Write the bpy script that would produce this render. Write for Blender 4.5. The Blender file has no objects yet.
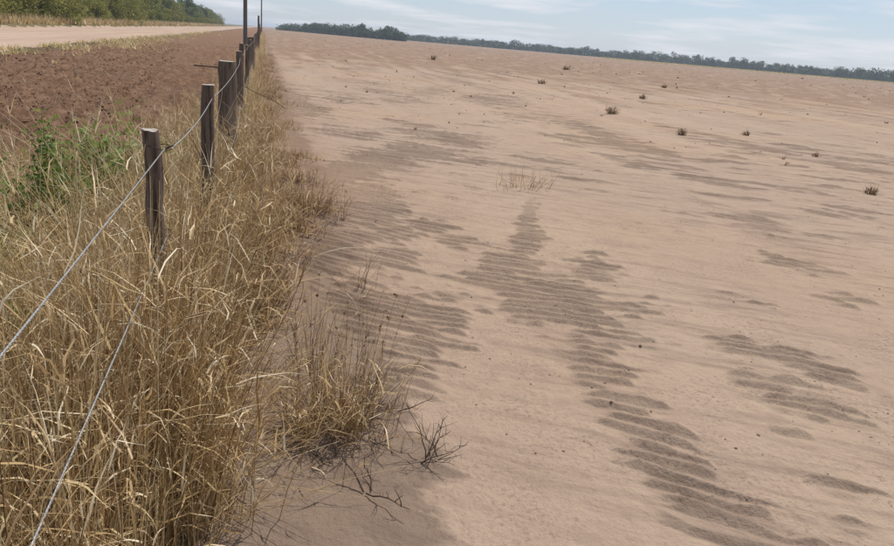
import bpy, math, random
import numpy as np
from mathutils import Matrix

rng = np.random.default_rng(7)
random.seed(7)
scene = bpy.context.scene
col = scene.collection

# ------------------------------------------------------------------ camera
A_CREST = math.radians(31)            # how far the wind ripples are turned
FPX, PW, PH, CAMH = 740.0, 894.0, 546.0, 1.75
ROLL, PITCH, YAW = math.radians(4.9), math.radians(17.2575), math.radians(14.7758)
Fh = np.array([math.sin(YAW), math.cos(YAW), 0.0])
R0 = np.array([math.cos(YAW), -math.sin(YAW), 0.0])
Zv = np.array([0, 0, 1.0])
FW = Fh * math.cos(PITCH) - Zv * math.sin(PITCH)
U0 = Fh * math.sin(PITCH) + Zv * math.cos(PITCH)
RT = R0 * math.cos(ROLL) + U0 * math.sin(ROLL)
UP = -R0 * math.sin(ROLL) + U0 * math.cos(ROLL)
cam_d = bpy.data.cameras.new("camera")
cam_d.sensor_width = 36.0
cam_d.lens = 36.0 * FPX / PW
cam_d.clip_start = 0.05
cam_d.clip_end = 9000.0
cam = bpy.data.objects.new("camera", cam_d)
m = Matrix(((RT[0], UP[0], -FW[0], 0), (RT[1], UP[1], -FW[1], 0), (RT[2], UP[2], -FW[2], CAMH), (0, 0, 0, 1)))
cam.matrix_world = m
col.objects.link(cam)
scene.camera = cam


def at(px, py, z=0.0):
    """ground point seen at a place of the photograph (used to read off where things stand)"""
    d = FW * FPX + RT * (px - PW / 2) - UP * (py - PH / 2)
    t = (z - CAMH) / d[2]
    return np.array([0, 0, CAMH]) + d * t


# ------------------------------------------------------------------ light
SUN_EL, SUN_AZ = math.radians(58), math.radians(48)      # azimuth from +Y (along the fence), minus = left
sun_dir = np.array([math.sin(SUN_AZ) * math.cos(SUN_EL), math.cos(SUN_AZ) * math.cos(SUN_EL), math.sin(SUN_EL)])
world = bpy.data.worlds.new("World")
scene.world = world
world.use_nodes = True
wn, wl = world.node_tree.nodes, world.node_tree.links
wn.clear()
w_out = wn.new("ShaderNodeOutputWorld")
w_bg = wn.new("ShaderNodeBackground")
w_bg.inputs["Strength"].default_value = 0.10
w_sky = wn.new("ShaderNodeTexSky")
w_sky.sky_type = 'NISHITA'
w_sky.sun_disc = False
w_sky.sun_elevation = SUN_EL
w_sky.sun_rotation = SUN_AZ
w_sky.altitude = 100
w_sky.air_density = 1.0
w_sky.dust_density = 0.35
w_sky.ozone_density = 1.0
w_tc = wn.new("ShaderNodeTexCoord")
w_sep = wn.new("ShaderNodeSeparateXYZ")
wl.new(w_tc.outputs["Generated"], w_sep.inputs[0])
w_add = wn.new("ShaderNodeMath"); w_add.operation = 'ADD'; w_add.inputs[1].default_value = 0.06
wl.new(w_sep.outputs["Z"], w_add.inputs[0])
w_max = wn.new("ShaderNodeMath"); w_max.operation = 'MAXIMUM'; w_max.inputs[1].default_value = 0.03
wl.new(w_add.outputs[0], w_max.inputs[0])
w_dx = wn.new("ShaderNodeMath"); w_dx.operation = 'DIVIDE'
w_dy = wn.new("ShaderNodeMath"); w_dy.operation = 'DIVIDE'
wl.new(w_sep.outputs["X"], w_dx.inputs[0]); wl.new(w_max.outputs[0], w_dx.inputs[1])
wl.new(w_sep.outputs["Y"], w_dy.inputs[0]); wl.new(w_max.outputs[0], w_dy.inputs[1])
w_cmb = wn.new("ShaderNodeCombineXYZ")
wl.new(w_dx.outputs[0], w_cmb.inputs[0]); wl.new(w_dy.outputs[0], w_cmb.inputs[1])
w_cmb.inputs[2].default_value = 3.7
w_n1 = wn.new("ShaderNodeTexNoise")
w_n1.inputs["Scale"].default_value = 0.62
w_n1.inputs["Detail"].default_value = 7.0
w_n1.inputs["Roughness"].default_value = 0.56
wl.new(w_cmb.outputs[0], w_n1.inputs["Vector"])
w_ramp = wn.new("ShaderNodeValToRGB")
w_ramp.color_ramp.elements[0].position = 0.47; w_ramp.color_ramp.elements[0].color = (0.0, 0.0, 0.0, 1)
w_ramp.color_ramp.elements[1].position = 0.66; w_ramp.color_ramp.elements[1].color = (0.92, 0.92, 0.92, 1)
wl.new(w_n1.outputs["Fac"], w_ramp.inputs[0])
w_mix = wn.new("ShaderNodeMixRGB")
w_mix.inputs[2].default_value = (8.0, 8.1, 8.6, 1)
w_veil = wn.new("ShaderNodeMixRGB")
w_veil.inputs[0].default_value = 0.6
w_veil.inputs[2].default_value = (4.7, 5.8, 7.8, 1)
wl.new(w_sky.outputs[0], w_veil.inputs[1])
wl.new(w_ramp.outputs[0], w_mix.inputs[0])
wl.new(w_veil.outputs[0], w_mix.inputs[1])
wl.new(w_mix.outputs[0], w_bg.inputs[0])
wl.new(w_bg.outputs[0], w_out.inputs[0])

sun_d = bpy.data.lights.new("sun", 'SUN')
sun_d.energy = 4.1
sun_d.angle = math.radians(0.6)
sun_d.color = (1.0, 0.955, 0.89)
sun = bpy.data.objects.new("sun", sun_d)
zax = sun_dir
xax = np.cross([0, 0, 1.0], zax); xax /= np.linalg.norm(xax)
yax = np.cross(zax, xax)
sun.matrix_world = Matrix(((xax[0], yax[0], zax[0], 0), (xax[1], yax[1], zax[1], 0), (xax[2], yax[2], zax[2], 40), (0, 0, 0, 1)))
col.objects.link(sun)

scene.view_settings.view_transform = 'Standard'
scene.view_settings.look = 'None'
scene.view_settings.gamma = 1.0
scene.view_settings.use_curve_mapping = False
scene.view_settings.exposure = 0.0
scene.render.engine = 'CYCLES'
scene.cycles.max_bounces = 6
scene.cycles.diffuse_bounces = 3
scene.cycles.volume_bounces = 0
scene.cycles.transparent_max_bounces = 8


# ------------------------------------------------------------------ helpers
def tag(o, label=None, cat=None, group=None, kind=None):
    if label: o["label"] = label
    if cat: o["category"] = cat
    if group: o["group"] = group
    if kind: o["kind"] = kind
    return o


def link(o, parent=None):
    col.objects.link(o)
    if parent is not None:
        o.parent = parent
    return o


def empty(name, loc=(0, 0, 0), rz=0.0):
    o = bpy.data.objects.new(name, None)
    o.location = loc
    o.rotation_euler = (0, 0, rz)
    o.empty_display_size = 0.1
    return link(o)


def mesh_np(name, V, F, mat, parent=None, attrs=None, smooth=True):
    """V (n,3); F (k,4) or (k,3) array, or a list of such arrays"""
    if not isinstance(F, (list, tuple)):
        F = [F]
    F = [np.asarray(q, dtype=np.int32) for q in F if len(q)]
    me = bpy.data.meshes.new(name)
    me.vertices.add(len(V))
    me.vertices.foreach_set("co", np.ascontiguousarray(V, dtype=np.float32).ravel())
    loops = np.concatenate([q.ravel() for q in F])
    sizes = np.concatenate([np.full(len(q), q.shape[1], dtype=np.int32) for q in F])
    starts = np.concatenate([[0], np.cumsum(sizes)[:-1]]).astype(np.int32)
    me.loops.add(len(loops))
    me.loops.foreach_set("vertex_index", loops.astype(np.int32))
    me.polygons.add(len(sizes))
    me.polygons.foreach_set("loop_start", starts)
    me.polygons.foreach_set("loop_total", sizes)
    me.polygons.foreach_set("use_smooth", np.full(len(sizes), smooth, dtype=bool))
    me.update(calc_edges=True)
    for k, v in (attrs or {}).items():
        a = me.attributes.new(k, 'FLOAT', 'POINT')
        a.data.foreach_set("value", np.ascontiguousarray(v, dtype=np.float32))
    me.materials.append(mat)
    o = bpy.data.objects.new(name, me)
    return link(o, parent)


def hash2(ix, iy, seed):
    h = (ix.astype(np.int64) * 374761393 + iy.astype(np.int64) * 668265263 + seed * 1442695041) & 0xFFFFFFFF
    h = ((h ^ (h >> 13)) * 1274126177) & 0xFFFFFFFF
    h = ((h ^ (h >> 16)) * 2246822519) & 0xFFFFFFFF
    return ((h ^ (h >> 15)) & 0xFFFFFF) / float(0xFFFFFF)


def noise(x, y, seed=0):
    """value-gradient noise in about -1..1"""
    x0, y0 = np.floor(x), np.floor(y)
    fx, fy = x - x0, y - y0
    u = fx * fx * fx * (fx * (fx * 6 - 15) + 10)
    v = fy * fy * fy * (fy * (fy * 6 - 15) + 10)
    ix, iy = x0.astype(np.int64), y0.astype(np.int64)
    r = []
    for dx, dy in ((0, 0), (1, 0), (0, 1), (1, 1)):
        a = hash2(ix + dx, iy + dy, seed) * 2 * math.pi
        r.append(np.cos(a) * (fx - dx) + np.sin(a) * (fy - dy))
    return ((r[0] * (1 - u) + r[1] * u) * (1 - v) + (r[2] * (1 - u) + r[3] * u) * v) * 1.5


def fbm(x, y, seed=0, oct=4, gain=0.5):
    s, a, t = 0, 1.0, 0
    for k in range(oct):
        s = s + a * noise(x * 2 ** k, y * 2 ** k, seed + k * 17)
        t += a
        a *= gain
    return s / t


def sstep(a, b, x):
    t = np.clip((x - a) / (b - a), 0, 1)
    return t * t * (3 - 2 * t)


# ------------------------------------------------------------------ materials
def mat_base(name, rough=0.9, spec=0.15):
    mt = bpy.data.materials.new(name)
    mt.use_nodes = True
    nt = mt.node_tree
    b = nt.nodes["Principled BSDF"]
    b.inputs["Roughness"].default_value = rough
    b.inputs["Specular IOR Level"].default_value = spec
    return mt, nt, b


def nd(nt, kind, **kw):
    n = nt.nodes.new(kind)
    for k, v in kw.items():
        if k in n.inputs:
            n.inputs[k].default_value = v
        else:
            setattr(n, k, v)
    return n


def ramp(nt, src, stops):
    r = nt.nodes.new("ShaderNodeValToRGB")
    while len(r.color_ramp.elements) < len(stops):
        r.color_ramp.elements.new(0.5)
    for e, (p, c) in zip(r.color_ramp.elements, stops):
        e.position = p
        e.color = (*c, 1) if len(c) == 3 else c
    nt.links.new(src, r.inputs[0])
    return r.outputs[0]


def mixc(nt, fac, a, b, mode='MIX'):
    x = nt.nodes.new("ShaderNodeMixRGB")
    x.blend_type = mode
    for i, v in ((0, fac), (1, a), (2, b)):
        if hasattr(v, "is_linked") or isinstance(v, bpy.types.NodeSocket):
            nt.links.new(v, x.inputs[i])
        elif i == 0:
            x.inputs[0].default_value = v
        else:
            x.inputs[i].default_value = (*v, 1)
    return x.outputs[0]


def attr(nt, name):
    a = nt.nodes.new("ShaderNodeAttribute")
    a.attribute_name = name
    return a.outputs["Fac"]


def tex(nt, scale, detail=4, rough=0.55, stretch=None, loc=None, rot=0.0):
    tc = nt.nodes.new("ShaderNodeTexCoord")
    n = nt.nodes.new("ShaderNodeTexNoise")
    n.inputs["Scale"].default_value = scale
    n.inputs["Detail"].default_value = detail
    n.inputs["Roughness"].default_value = rough
    mp = nt.nodes.new("ShaderNodeMapping")
    if stretch: mp.inputs["Scale"].default_value = stretch
    if loc: mp.inputs["Location"].default_value = loc
    if rot:
        r_ = nt.nodes.new("ShaderNodeMapping")
        r_.inputs["Rotation"].default_value = (0, 0, rot)
        nt.links.new(tc.outputs["Object"], r_.inputs[0])
        nt.links.new(r_.outputs[0], mp.inputs[0])
    else:
        nt.links.new(tc.outputs["Object"], mp.inputs[0])
    nt.links.new(mp.outputs[0], n.inputs["Vector"])
    return n.outputs["Fac"]


def bump(nt, b, src, strength, dist):
    x = nt.nodes.new("ShaderNodeBump")
    x.inputs["Strength"].default_value = strength
    x.inputs["Distance"].default_value = dist
    nt.links.new(src, x.inputs["Height"])
    if b.inputs["Normal"].is_linked:
        nt.links.new(b.inputs["Normal"].links[0].from_socket, x.inputs["Normal"])
    nt.links.new(x.outputs[0], b.inputs["Normal"])


def sand_material():
    mt, nt, b = mat_base("pale_sand", 0.95, 0.08)
    pale, tan = (0.370, 0.270, 0.196), (0.394, 0.274, 0.180)
    c = mixc(nt, ramp(nt, tex(nt, 0.16, 3), [(0.45, (0, 0, 0)), (0.68, (1, 1, 1))]), pale, tan)
    # streaks left by tillage, running along the field
    c = mixc(nt, ramp(nt, tex(nt, 0.55, 5, 0.6, (1.0, 0.055, 1.0)), [(0.42, (0, 0, 0)), (0.66, (0.6, 0.6, 0.6))]), c, (0.42, 0.318, 0.225))
    # fine crumbs of darker grit
    cr = ramp(nt, tex(nt, 40, 4, 0.7), [(0.50, (0, 0, 0)), (0.66, (0.9, 0.9, 0.9))])
    cr2 = ramp(nt, tex(nt, 1.7, 5, 0.65), [(0.44, (0.12, 0.12, 0.12)), (0.64, (1, 1, 1))])
    c = mixc(nt, mixc(nt, 1.0, cr, cr2, 'MULTIPLY'), c, (0.195, 0.132, 0.098))
    c = mixc(nt, ramp(nt, tex(nt, 7.5, 5, 0.65), [(0.48, (0, 0, 0)), (0.75, (0.5, 0.5, 0.5))]), c, (0.300, 0.205, 0.155))
    fl = ramp(nt, tex(nt, 1.0, 6, 0.68, (1.1, 7.5, 1.0), rot=A_CREST), [(0.48, (0, 0, 0)), (0.64, (0.75, 0.75, 0.75))])
    area = ramp(nt, tex(nt, 0.22, 4, 0.6, (1.0, 0.35, 1.0), (13, 5, 0)), [(0.38, (0.1, 0.1, 0.1)), (0.56, (1, 1, 1))])
    c = mixc(nt, mixc(nt, 1.0, fl, area, 'MULTIPLY'), c, (0.225, 0.158, 0.118))
    # dark heavy sand plus painted shade of far ripples, and earthy soil of the tilled far field and fence bank
    c = mixc(nt, attr(nt, "dark_sand_far_shade"), c, (0.49, 0.48, 0.485), 'MULTIPLY')
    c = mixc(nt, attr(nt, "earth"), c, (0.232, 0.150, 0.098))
    nt.links.new(c, b.inputs["Base Color"])
    bump(nt, b, tex(nt, 60, 4, 0.7), 0.75, 0.012)
    bump(nt, b, tex(nt, 9, 6, 0.75), 0.4, 0.03)
    return mt


def soil_material():
    mt, nt, b = mat_base("ploughed_earth", 0.97, 0.05)
    c = mixc(nt, ramp(nt, tex(nt, 3.0, 5, 0.65), [(0.35, (0, 0, 0)), (0.68, (1, 1, 1))]), (0.155, 0.084, 0.050), (0.305, 0.182, 0.115))
    c = mixc(nt, ramp(nt, tex(nt, 0.35, 3, 0.6), [(0.45, (0, 0, 0)), (0.7, (0.55, 0.55, 0.55))]), c, (0.24, 0.155, 0.105))
    c = mixc(nt, attr(nt, "earth"), c, (0.17, 0.135, 0.075))
    nt.links.new(c, b.inputs["Base Color"])
    bump(nt, b, tex(nt, 26, 5, 0.7), 0.7, 0.03)
    bump(nt, b, tex(nt, 5, 6, 0.75), 0.9, 0.14)
    return mt


def road_material():
    mt, nt, b = mat_base("packed_dirt_road", 0.95, 0.08)
    c = mixc(nt, ramp(nt, tex(nt, 0.9, 5, 0.6, (1, 0.05, 1)), [(0.38, (0, 0, 0)), (0.66, (1, 1, 1))]), (0.385, 0.270, 0.195), (0.46, 0.340, 0.255))
    c = mixc(nt, ramp(nt, tex(nt, 2.5, 5, 0.7), [(0.5, (0, 0, 0)), (0.75, (0.5, 0.5, 0.5))]), c, (0.30, 0.21, 0.15))
    nt.links.new(c, b.inputs["Base Color"])
    bump(nt, b, tex(nt, 8, 5, 0.7), 0.4, 0.03)
    return mt


def verge_material():
    mt, nt, b = mat_base("dry_verge_ground", 0.95, 0.05)
    c = mixc(nt, ramp(nt, tex(nt, 0.5, 5, 0.65), [(0.35, (0, 0, 0)), (0.65, (1, 1, 1))]), (0.20, 0.15, 0.085), (0.115, 0.115, 0.045))
    nt.links.new(c, b.inputs["Base Color"])
    bump(nt, b, tex(nt, 4, 5, 0.7), 0.6, 0.08)
    return mt


def blade_material(name, stops, trans=0.3, rough=0.7, spec=0.25):
    mt, nt, b = mat_base(name, rough, spec)
    c = ramp(nt, attr(nt, "tint"), stops)
    nt.links.new(c, b.inputs["Base Color"])
    t = nt.nodes.new("ShaderNodeBsdfTranslucent")
    nt.links.new(c, t.inputs["Color"])
    mx = nt.nodes.new("ShaderNodeMixShader")
    mx.inputs[0].default_value = trans
    nt.links.new(b.outputs[0], mx.inputs[1])
    nt.links.new(t.outputs[0], mx.inputs[2])
    nt.links.new(mx.outputs[0], nt.nodes["Material Output"].inputs["Surface"])
    return mt


def wood_material():
    mt, nt, b = mat_base("weathered_wood", 0.9, 0.12)
    c = mixc(nt, ramp(nt, tex(nt, 9, 5, 0.65, (1, 1, 0.07)), [(0.35, (0, 0, 0)), (0.65, (1, 1, 1))]), (0.095, 0.068, 0.052), (0.235, 0.178, 0.138))
    c = mixc(nt, ramp(nt, tex(nt, 45, 4, 0.6, (1, 1, 0.04)), [(0.52, (0, 0, 0)), (0.62, (0.85, 0.85, 0.85))]), c, (0.040, 0.028, 0.021))
    nt.links.new(c, b.inputs["Base Color"])
    bump(nt, b, tex(nt, 40, 4, 0.6, (1, 1, 0.05)), 0.8, 0.012)
    return mt


def cut_wood_material():
    mt, nt, b = mat_base("bleached_end_grain", 0.9, 0.1)
    c = mixc(nt, tex(nt, 50, 4, 0.7), (0.30, 0.255, 0.215), (0.50, 0.45, 0.40))
    nt.links.new(c, b.inputs["Base Color"])
    return mt


def wire_material():
    mt, nt, b = mat_base("galvanised_wire", 0.45, 0.5)
    b.inputs["Metallic"].default_value = 0.55
    c = mixc(nt, ramp(nt, tex(nt, 30, 4, 0.6), [(0.4, (0, 0, 0)), (0.7, (1, 1, 1))]), (0.36, 0.35, 0.33), (0.22, 0.21, 0.20))
    nt.links.new(c, b.inputs["Base Color"])
    return mt


def bark_material(name, a=(0.06, 0.045, 0.032), c2=(0.13, 0.10, 0.075)):
    mt, nt, b = mat_base(name, 0.95, 0.08)
    nt.links.new(mixc(nt, tex(nt, 14, 5, 0.65, (1, 1, 0.25)), a, c2), b.inputs["Base Color"])
    return mt


M_SAND, M_SOIL, M_ROAD, M_VERGE = sand_material(), soil_material(), road_material(), verge_material()
M_STRAW = blade_material("dry_straw", [(0.0, (0.19, 0.100, 0.040)), (0.25, (0.41, 0.262, 0.118)), (0.55, (0.61, 0.435, 0.210)),
                                       (0.80, (0.76, 0.590, 0.330)), (1.0, (0.86, 0.75, 0.54))], 0.36, 0.45, 0.5)
M_OLIVE = blade_material("half_green_grass", [(0.0, (0.27, 0.20, 0.055)), (0.45, (0.52, 0.385, 0.14)), (1.0, (0.76, 0.62, 0.34))], 0.36, 0.5, 0.45)
M_BROWN = blade_material("brown_litter_grass", [(0.0, (0.13, 0.075, 0.040)), (0.5, (0.36, 0.23, 0.11)), (1.0, (0.64, 0.47, 0.26))], 0.35)
M_TWIG = blade_material("dead_twig", [(0.0, (0.045, 0.030, 0.022)), (1.0, (0.14, 0.095, 0.065))], 0.0)
M_GREEN = blade_material("green_weed_leaf", [(0.0, (0.06, 0.10, 0.018)), (0.5, (0.14, 0.21, 0.036)), (1.0, (0.28, 0.34, 0.085))], 0.35, 0.55)
M_LEAF = [blade_material("scrub_leaf_green", [(0.0, (0.05, 0.075, 0.016)), (0.5, (0.15, 0.18, 0.04)), (1.0, (0.26, 0.27, 0.08))], 0.45),
          blade_material("scrub_leaf_yellowish", [(0.0, (0.10, 0.11, 0.02)), (0.5, (0.23, 0.225, 0.05)), (1.0, (0.34, 0.31, 0.10))], 0.45),
          blade_material("scrub_leaf_dark", [(0.0, (0.03, 0.05, 0.014)), (0.5, (0.085, 0.12, 0.03)), (1.0, (0.16, 0.19, 0.055))], 0.45)]
M_FARLEAF = blade_material("far_tree_leaf", [(0.0, (0.030, 0.055, 0.016)), (0.5, (0.055, 0.090, 0.026)), (1.0, (0.10, 0.130, 0.042))], 0.3)
M_WOOD, M_CUT, M_WIRE = wood_material(), cut_wood_material(), wire_material()
M_BARK = bark_material("scrub_bark")
M_POLE = bark_material("grey_pole_wood", (0.10, 0.088, 0.080), (0.17, 0.15, 0.14))
M_CLOD = soil_material(); M_CLOD.name = "earth_clod"

# ------------------------------------------------------------------ ground
FENCE_X = -0.385
LAM = 0.112
NV = np.array([math.sin(A_CREST), math.cos(A_CREST)])
TV = np.array([math.cos(A_CREST), -math.sin(A_CREST)])

# rippled patches read off the photograph: px, py, half width, half height, strength
PATCH_PX = [
    (530, 212, 9, 14, .9), (528, 236, 16, 14, 1), (512, 262, 34, 14, 1), (490, 280, 34, 10, .9), (545, 288, 55, 16, 1), (560, 308, 72, 20, 1.05),
    (590, 330, 50, 12, .9), (590, 265, 26, 16, .75), (455, 292, 24, 8, .8),
    (585, 352, 34, 8, .75), (602, 376, 36, 11, 1.05), (622, 402, 38, 11, 1.1), (650, 432, 40, 13, 1.15), (676, 462, 46, 15, 1.2), (704, 494, 52, 16, 1.25), (740, 532, 66, 16, 1.25),
    (330, 190, 34, 26, 1), (372, 205, 40, 26, 1), (335, 250, 44, 30, 1.05), (390, 262, 36, 20, .95), (380, 305, 50, 24, 1), (425, 345, 46, 22, .9), (395, 385, 50, 24, .9), (455, 392, 34, 10, .75), (430, 318, 40, 14, .8),
    (735, 345, 44, 9, .8), (792, 358, 50, 10, .9), (780, 385, 44, 11, .85), (835, 378, 36, 8, .8), (800, 405, 48, 11, .9), (856, 418, 30, 8, .8), (790, 432, 22, 6, .7),
    (838, 488, 28, 10, .9), (852, 524, 22, 7, .85),
    (760, 222, 46, 12, .65), (725, 200, 46, 9, .6), (800, 262, 44, 8, .6), (845, 300, 40, 8, .55), (730, 300, 40, 6, .5), (640, 232, 26, 5, .45),
    (420, 152, 38, 9, 1.1), (385, 160, 38, 9, 1.1), (455, 140, 38, 7, .9), (350, 172, 36, 10, 1.1), (470, 160, 30, 6, .7), (360, 135, 30, 5, .7), (310, 110, 22, 6, .8), (400, 100, 30, 4, .7), (330, 130, 30, 7, .7), (345, 100, 24, 5, .7), (372, 84, 22, 4, .6),
    (440, 92, 34, 4, .7), (490, 100, 40, 5, .75), (540, 118, 44, 6, .7), (600, 138, 48, 7, .65), (560, 165, 46, 8, .55), (640, 165, 50, 8, .55), (700, 176, 44, 8, .55),
    (430, 226, 30, 12, .8), (455, 240, 24, 8, .7), (400, 240, 24, 8, .7), (560, 180, 30, 4, .4), (870, 215, 40, 8, .5), (820, 235, 40, 6, .5),
]
PATCHES = []
for px, py, rx, ry, s in PATCH_PX:
    c = at(px, py)
    d = math.hypot(c[0], c[1])
    far, near = at(px, py - ry), at(px, py + ry)
    PATCHES.append((c[0], c[1], rx * math.hypot(d, CAMH) / FPX, 0.5 * math.hypot(far[0] - near[0], far[1] - near[1]), s))


def patch_field(x, y):
    v = np.zeros_like(x)
    for cx, cy, rx, ry, s in PATCHES:
        ax, ay = (x - cx), (y - cy)
        a = math.atan2(cx, cy)                    # patch axes: across and along its own line of distance
        u = (ax * math.cos(a) - ay * math.sin(a)) / (rx * 1.05)
        w = (ax * math.sin(a) + ay * math.cos(a)) / (ry * 1.15)
        q = u * u + w * w
        v = np.maximum(v, s * np.exp(-0.75 * q))
    return v


def zone_edges(x, y):
    n = noise(x * 0.9 + 5, y * 0.45, 91) * 0.16 + noise(x * 0.2, y * 0.13, 92) * 0.25
    return -1.02 + n * 0.8, -9.7 + n * 1.8, -20.2 + n * 1.8


def ground(x, y):
    """height, dark_sand_far_shade, earth for points of the land"""
    r = np.hypot(x, y)
    e1, e2, e3 = zone_edges(x, y)
    h = np.zeros_like(x)
    near = 1 - sstep(18, 34, r)
    # ---- sand
    sand = sstep(-0.12, 0.12, x - e1)
    p = patch_field(x, y)
    s_t = x * TV[0] + y * TV[1]
    s_n = x * NV[0] + y * NV[1]
    warp = 0.55 * noise(s_t / 0.85, s_n / 0.55, 31) + 0.22 * noise(s_t / 0.26, s_n / 0.20, 33) + 1.6 * noise(s_t / 2.6, s_n / 2.6, 35)
    u = s_n / LAM + warp
    iu = np.floor(u)
    fu = u - iu
    wide = fbm(x / 2.1, y / 2.1, 21, 3)
    streak = fbm(x / 1.7 + 9, y / 9.0, 23, 4)
    dust = fbm(s_t / 1.6, s_n / 0.5, 29, 3)
    # every crest starts and ends where it likes
    own = 0.75 * noise(s_t / 0.34 + iu * 7.31, iu * 3.17 + 0.5, 11) + 0.35 * noise(s_t / 0.13 + iu * 5.3, iu * 2.7 + 0.5, 12)
    t2 = fbm(s_t / 1.5, s_n / 0.22, 13, 4, 0.62)
    mixr = sstep(6, 12, r)
    tongues = own * (1 - mixr) + t2 * mixr
    base = p * (0.98 - 0.10 * mixr) + (0.58 + 0.35 * mixr * sstep(0.02, 0.3, p)) * tongues + 0.10 * wide
    extra = sstep(-0.12, 0.50, streak * 0.7 + dust * 0.6 + 0.10) * sstep(5, 11, r) * 0.62
    base = np.maximum(base, extra + 0.55 * tongues * sstep(0.02, 0.3, extra))
    mask = sstep(0.36, 0.74, base)
    wd = 0.04 + 0.44 * mask * (0.85 + 0.3 * noise(s_t / 0.35, iu + 0.5, 37))       # width of the slip face: thin towards a crest's ends
    prof = np.where(fu < wd, fu / wd, 1 - (np.maximum(fu - wd, 0) / (1 - wd)) ** 0.85)
    amp = 0.66 * wd * LAM * sstep(0.0, 0.12, mask)
    h = h + sand * near * (amp * prof - 0.012 * sstep(0.2, 0.7, p))
    # crust: small crumbs and dints, slow swells
    h = h + sand * near * (0.0060 * fbm(x / 0.09, y / 0.09, 41, 3, 0.7) + 0.010 * fbm(x / 0.7, y / 0.7, 43, 3) * (1 - 0.5 * mask))
    h = h + sand * (0.035 * noise(x / 3.2, y / 5.0, 45) * sstep(1.5, 5, r))
    rills = noise(x / 0.55, y / 12.0, 47) * sstep(4, 9, x) * 0.02
    h = h + sand * rills * (1 - sstep(60, 120, r))
    # bank of blown sand along the fence and its soft step down on the field side
    bank = np.exp(-((x - FENCE_X - 0.1) / 0.62) ** 2) * (0.09 + 0.03 * noise(x, y / 2.5, 48))
    h = h + bank * sand
    dark = np.clip(sstep(0.45, 0.57, base) * (0.26 + 0.15 * wide + 0.42 * mixr), 0, 1) * sand  # dark sand up close; far off, extra darkening stands in for ripple shade
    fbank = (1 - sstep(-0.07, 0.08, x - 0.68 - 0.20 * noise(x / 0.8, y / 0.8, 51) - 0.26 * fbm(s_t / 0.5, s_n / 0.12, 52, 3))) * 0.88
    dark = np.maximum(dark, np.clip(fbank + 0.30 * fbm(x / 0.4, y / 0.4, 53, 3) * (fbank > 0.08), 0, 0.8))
    # farther off, rippled ground is too fine to model; dark above paints in its shade
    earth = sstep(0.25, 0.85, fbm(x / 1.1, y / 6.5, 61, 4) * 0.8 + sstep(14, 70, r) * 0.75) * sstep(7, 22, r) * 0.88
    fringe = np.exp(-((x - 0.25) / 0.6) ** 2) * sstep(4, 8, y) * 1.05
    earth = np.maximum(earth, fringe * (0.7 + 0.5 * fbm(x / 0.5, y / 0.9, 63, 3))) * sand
    # ---- ploughed strip
    pl = sstep(-0.15, 0.15, e1 - x) * sstep(-0.2, 0.2, x - e2)
    cl = fbm(x / 0.34, y / 0.34, 71, 4, 0.6)
    rid = 1 - np.abs(noise(x / 0.21, y / 0.26, 73)) * 1.6
    fur = 0.030 * np.sin((x + 0.25 * noise(x / 2, y / 3, 75)) * 2 * math.pi / 0.62)
    fine = 1 - 0.8 * sstep(40, 90, r)
    h = h + pl * fine * (0.10 * cl + 0.06 * rid + 0.07 * np.abs(noise(x / 0.13, y / 0.13, 76)) + 0.06 * np.abs(noise(x / 0.3, y / 0.3, 77)) + 0.7 * fur + 0.01)
    # ---- road and beyond
    rd = sstep(-0.3, 0.3, e2 - x) * sstep(-0.3, 0.3, x - e3)
    h = h + rd * (0.03 + 0.02 * noise(x / 1.1, y / 8, 81) + 0.012 * noise(x / 0.4, y / 2.0, 83)) * (1 - sstep(90, 200, r))
    vg = sstep(-0.3, 0.3, e3 - x)
    h = h + vg * (0.12 + 0.10 * fbm(x / 2.5, y / 2.5, 85, 3)) * (1 - sstep(200, 400, r))
    # weedy ground at the road's edge of the ploughed strip
    weedy = pl * sstep(0.1, 0.6, 0.75 - (x - e2) / 2.2 + 0.5 * fbm(x / 1.2, y / 2.2, 87, 3))
    earth = np.maximum(earth, weedy)
    return h, dark, earth


def gz(x, y):
    return ground(np.atleast_1d(np.asarray(x, float)), np.atleast_1d(np.asarray(y, float)))[0]


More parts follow.
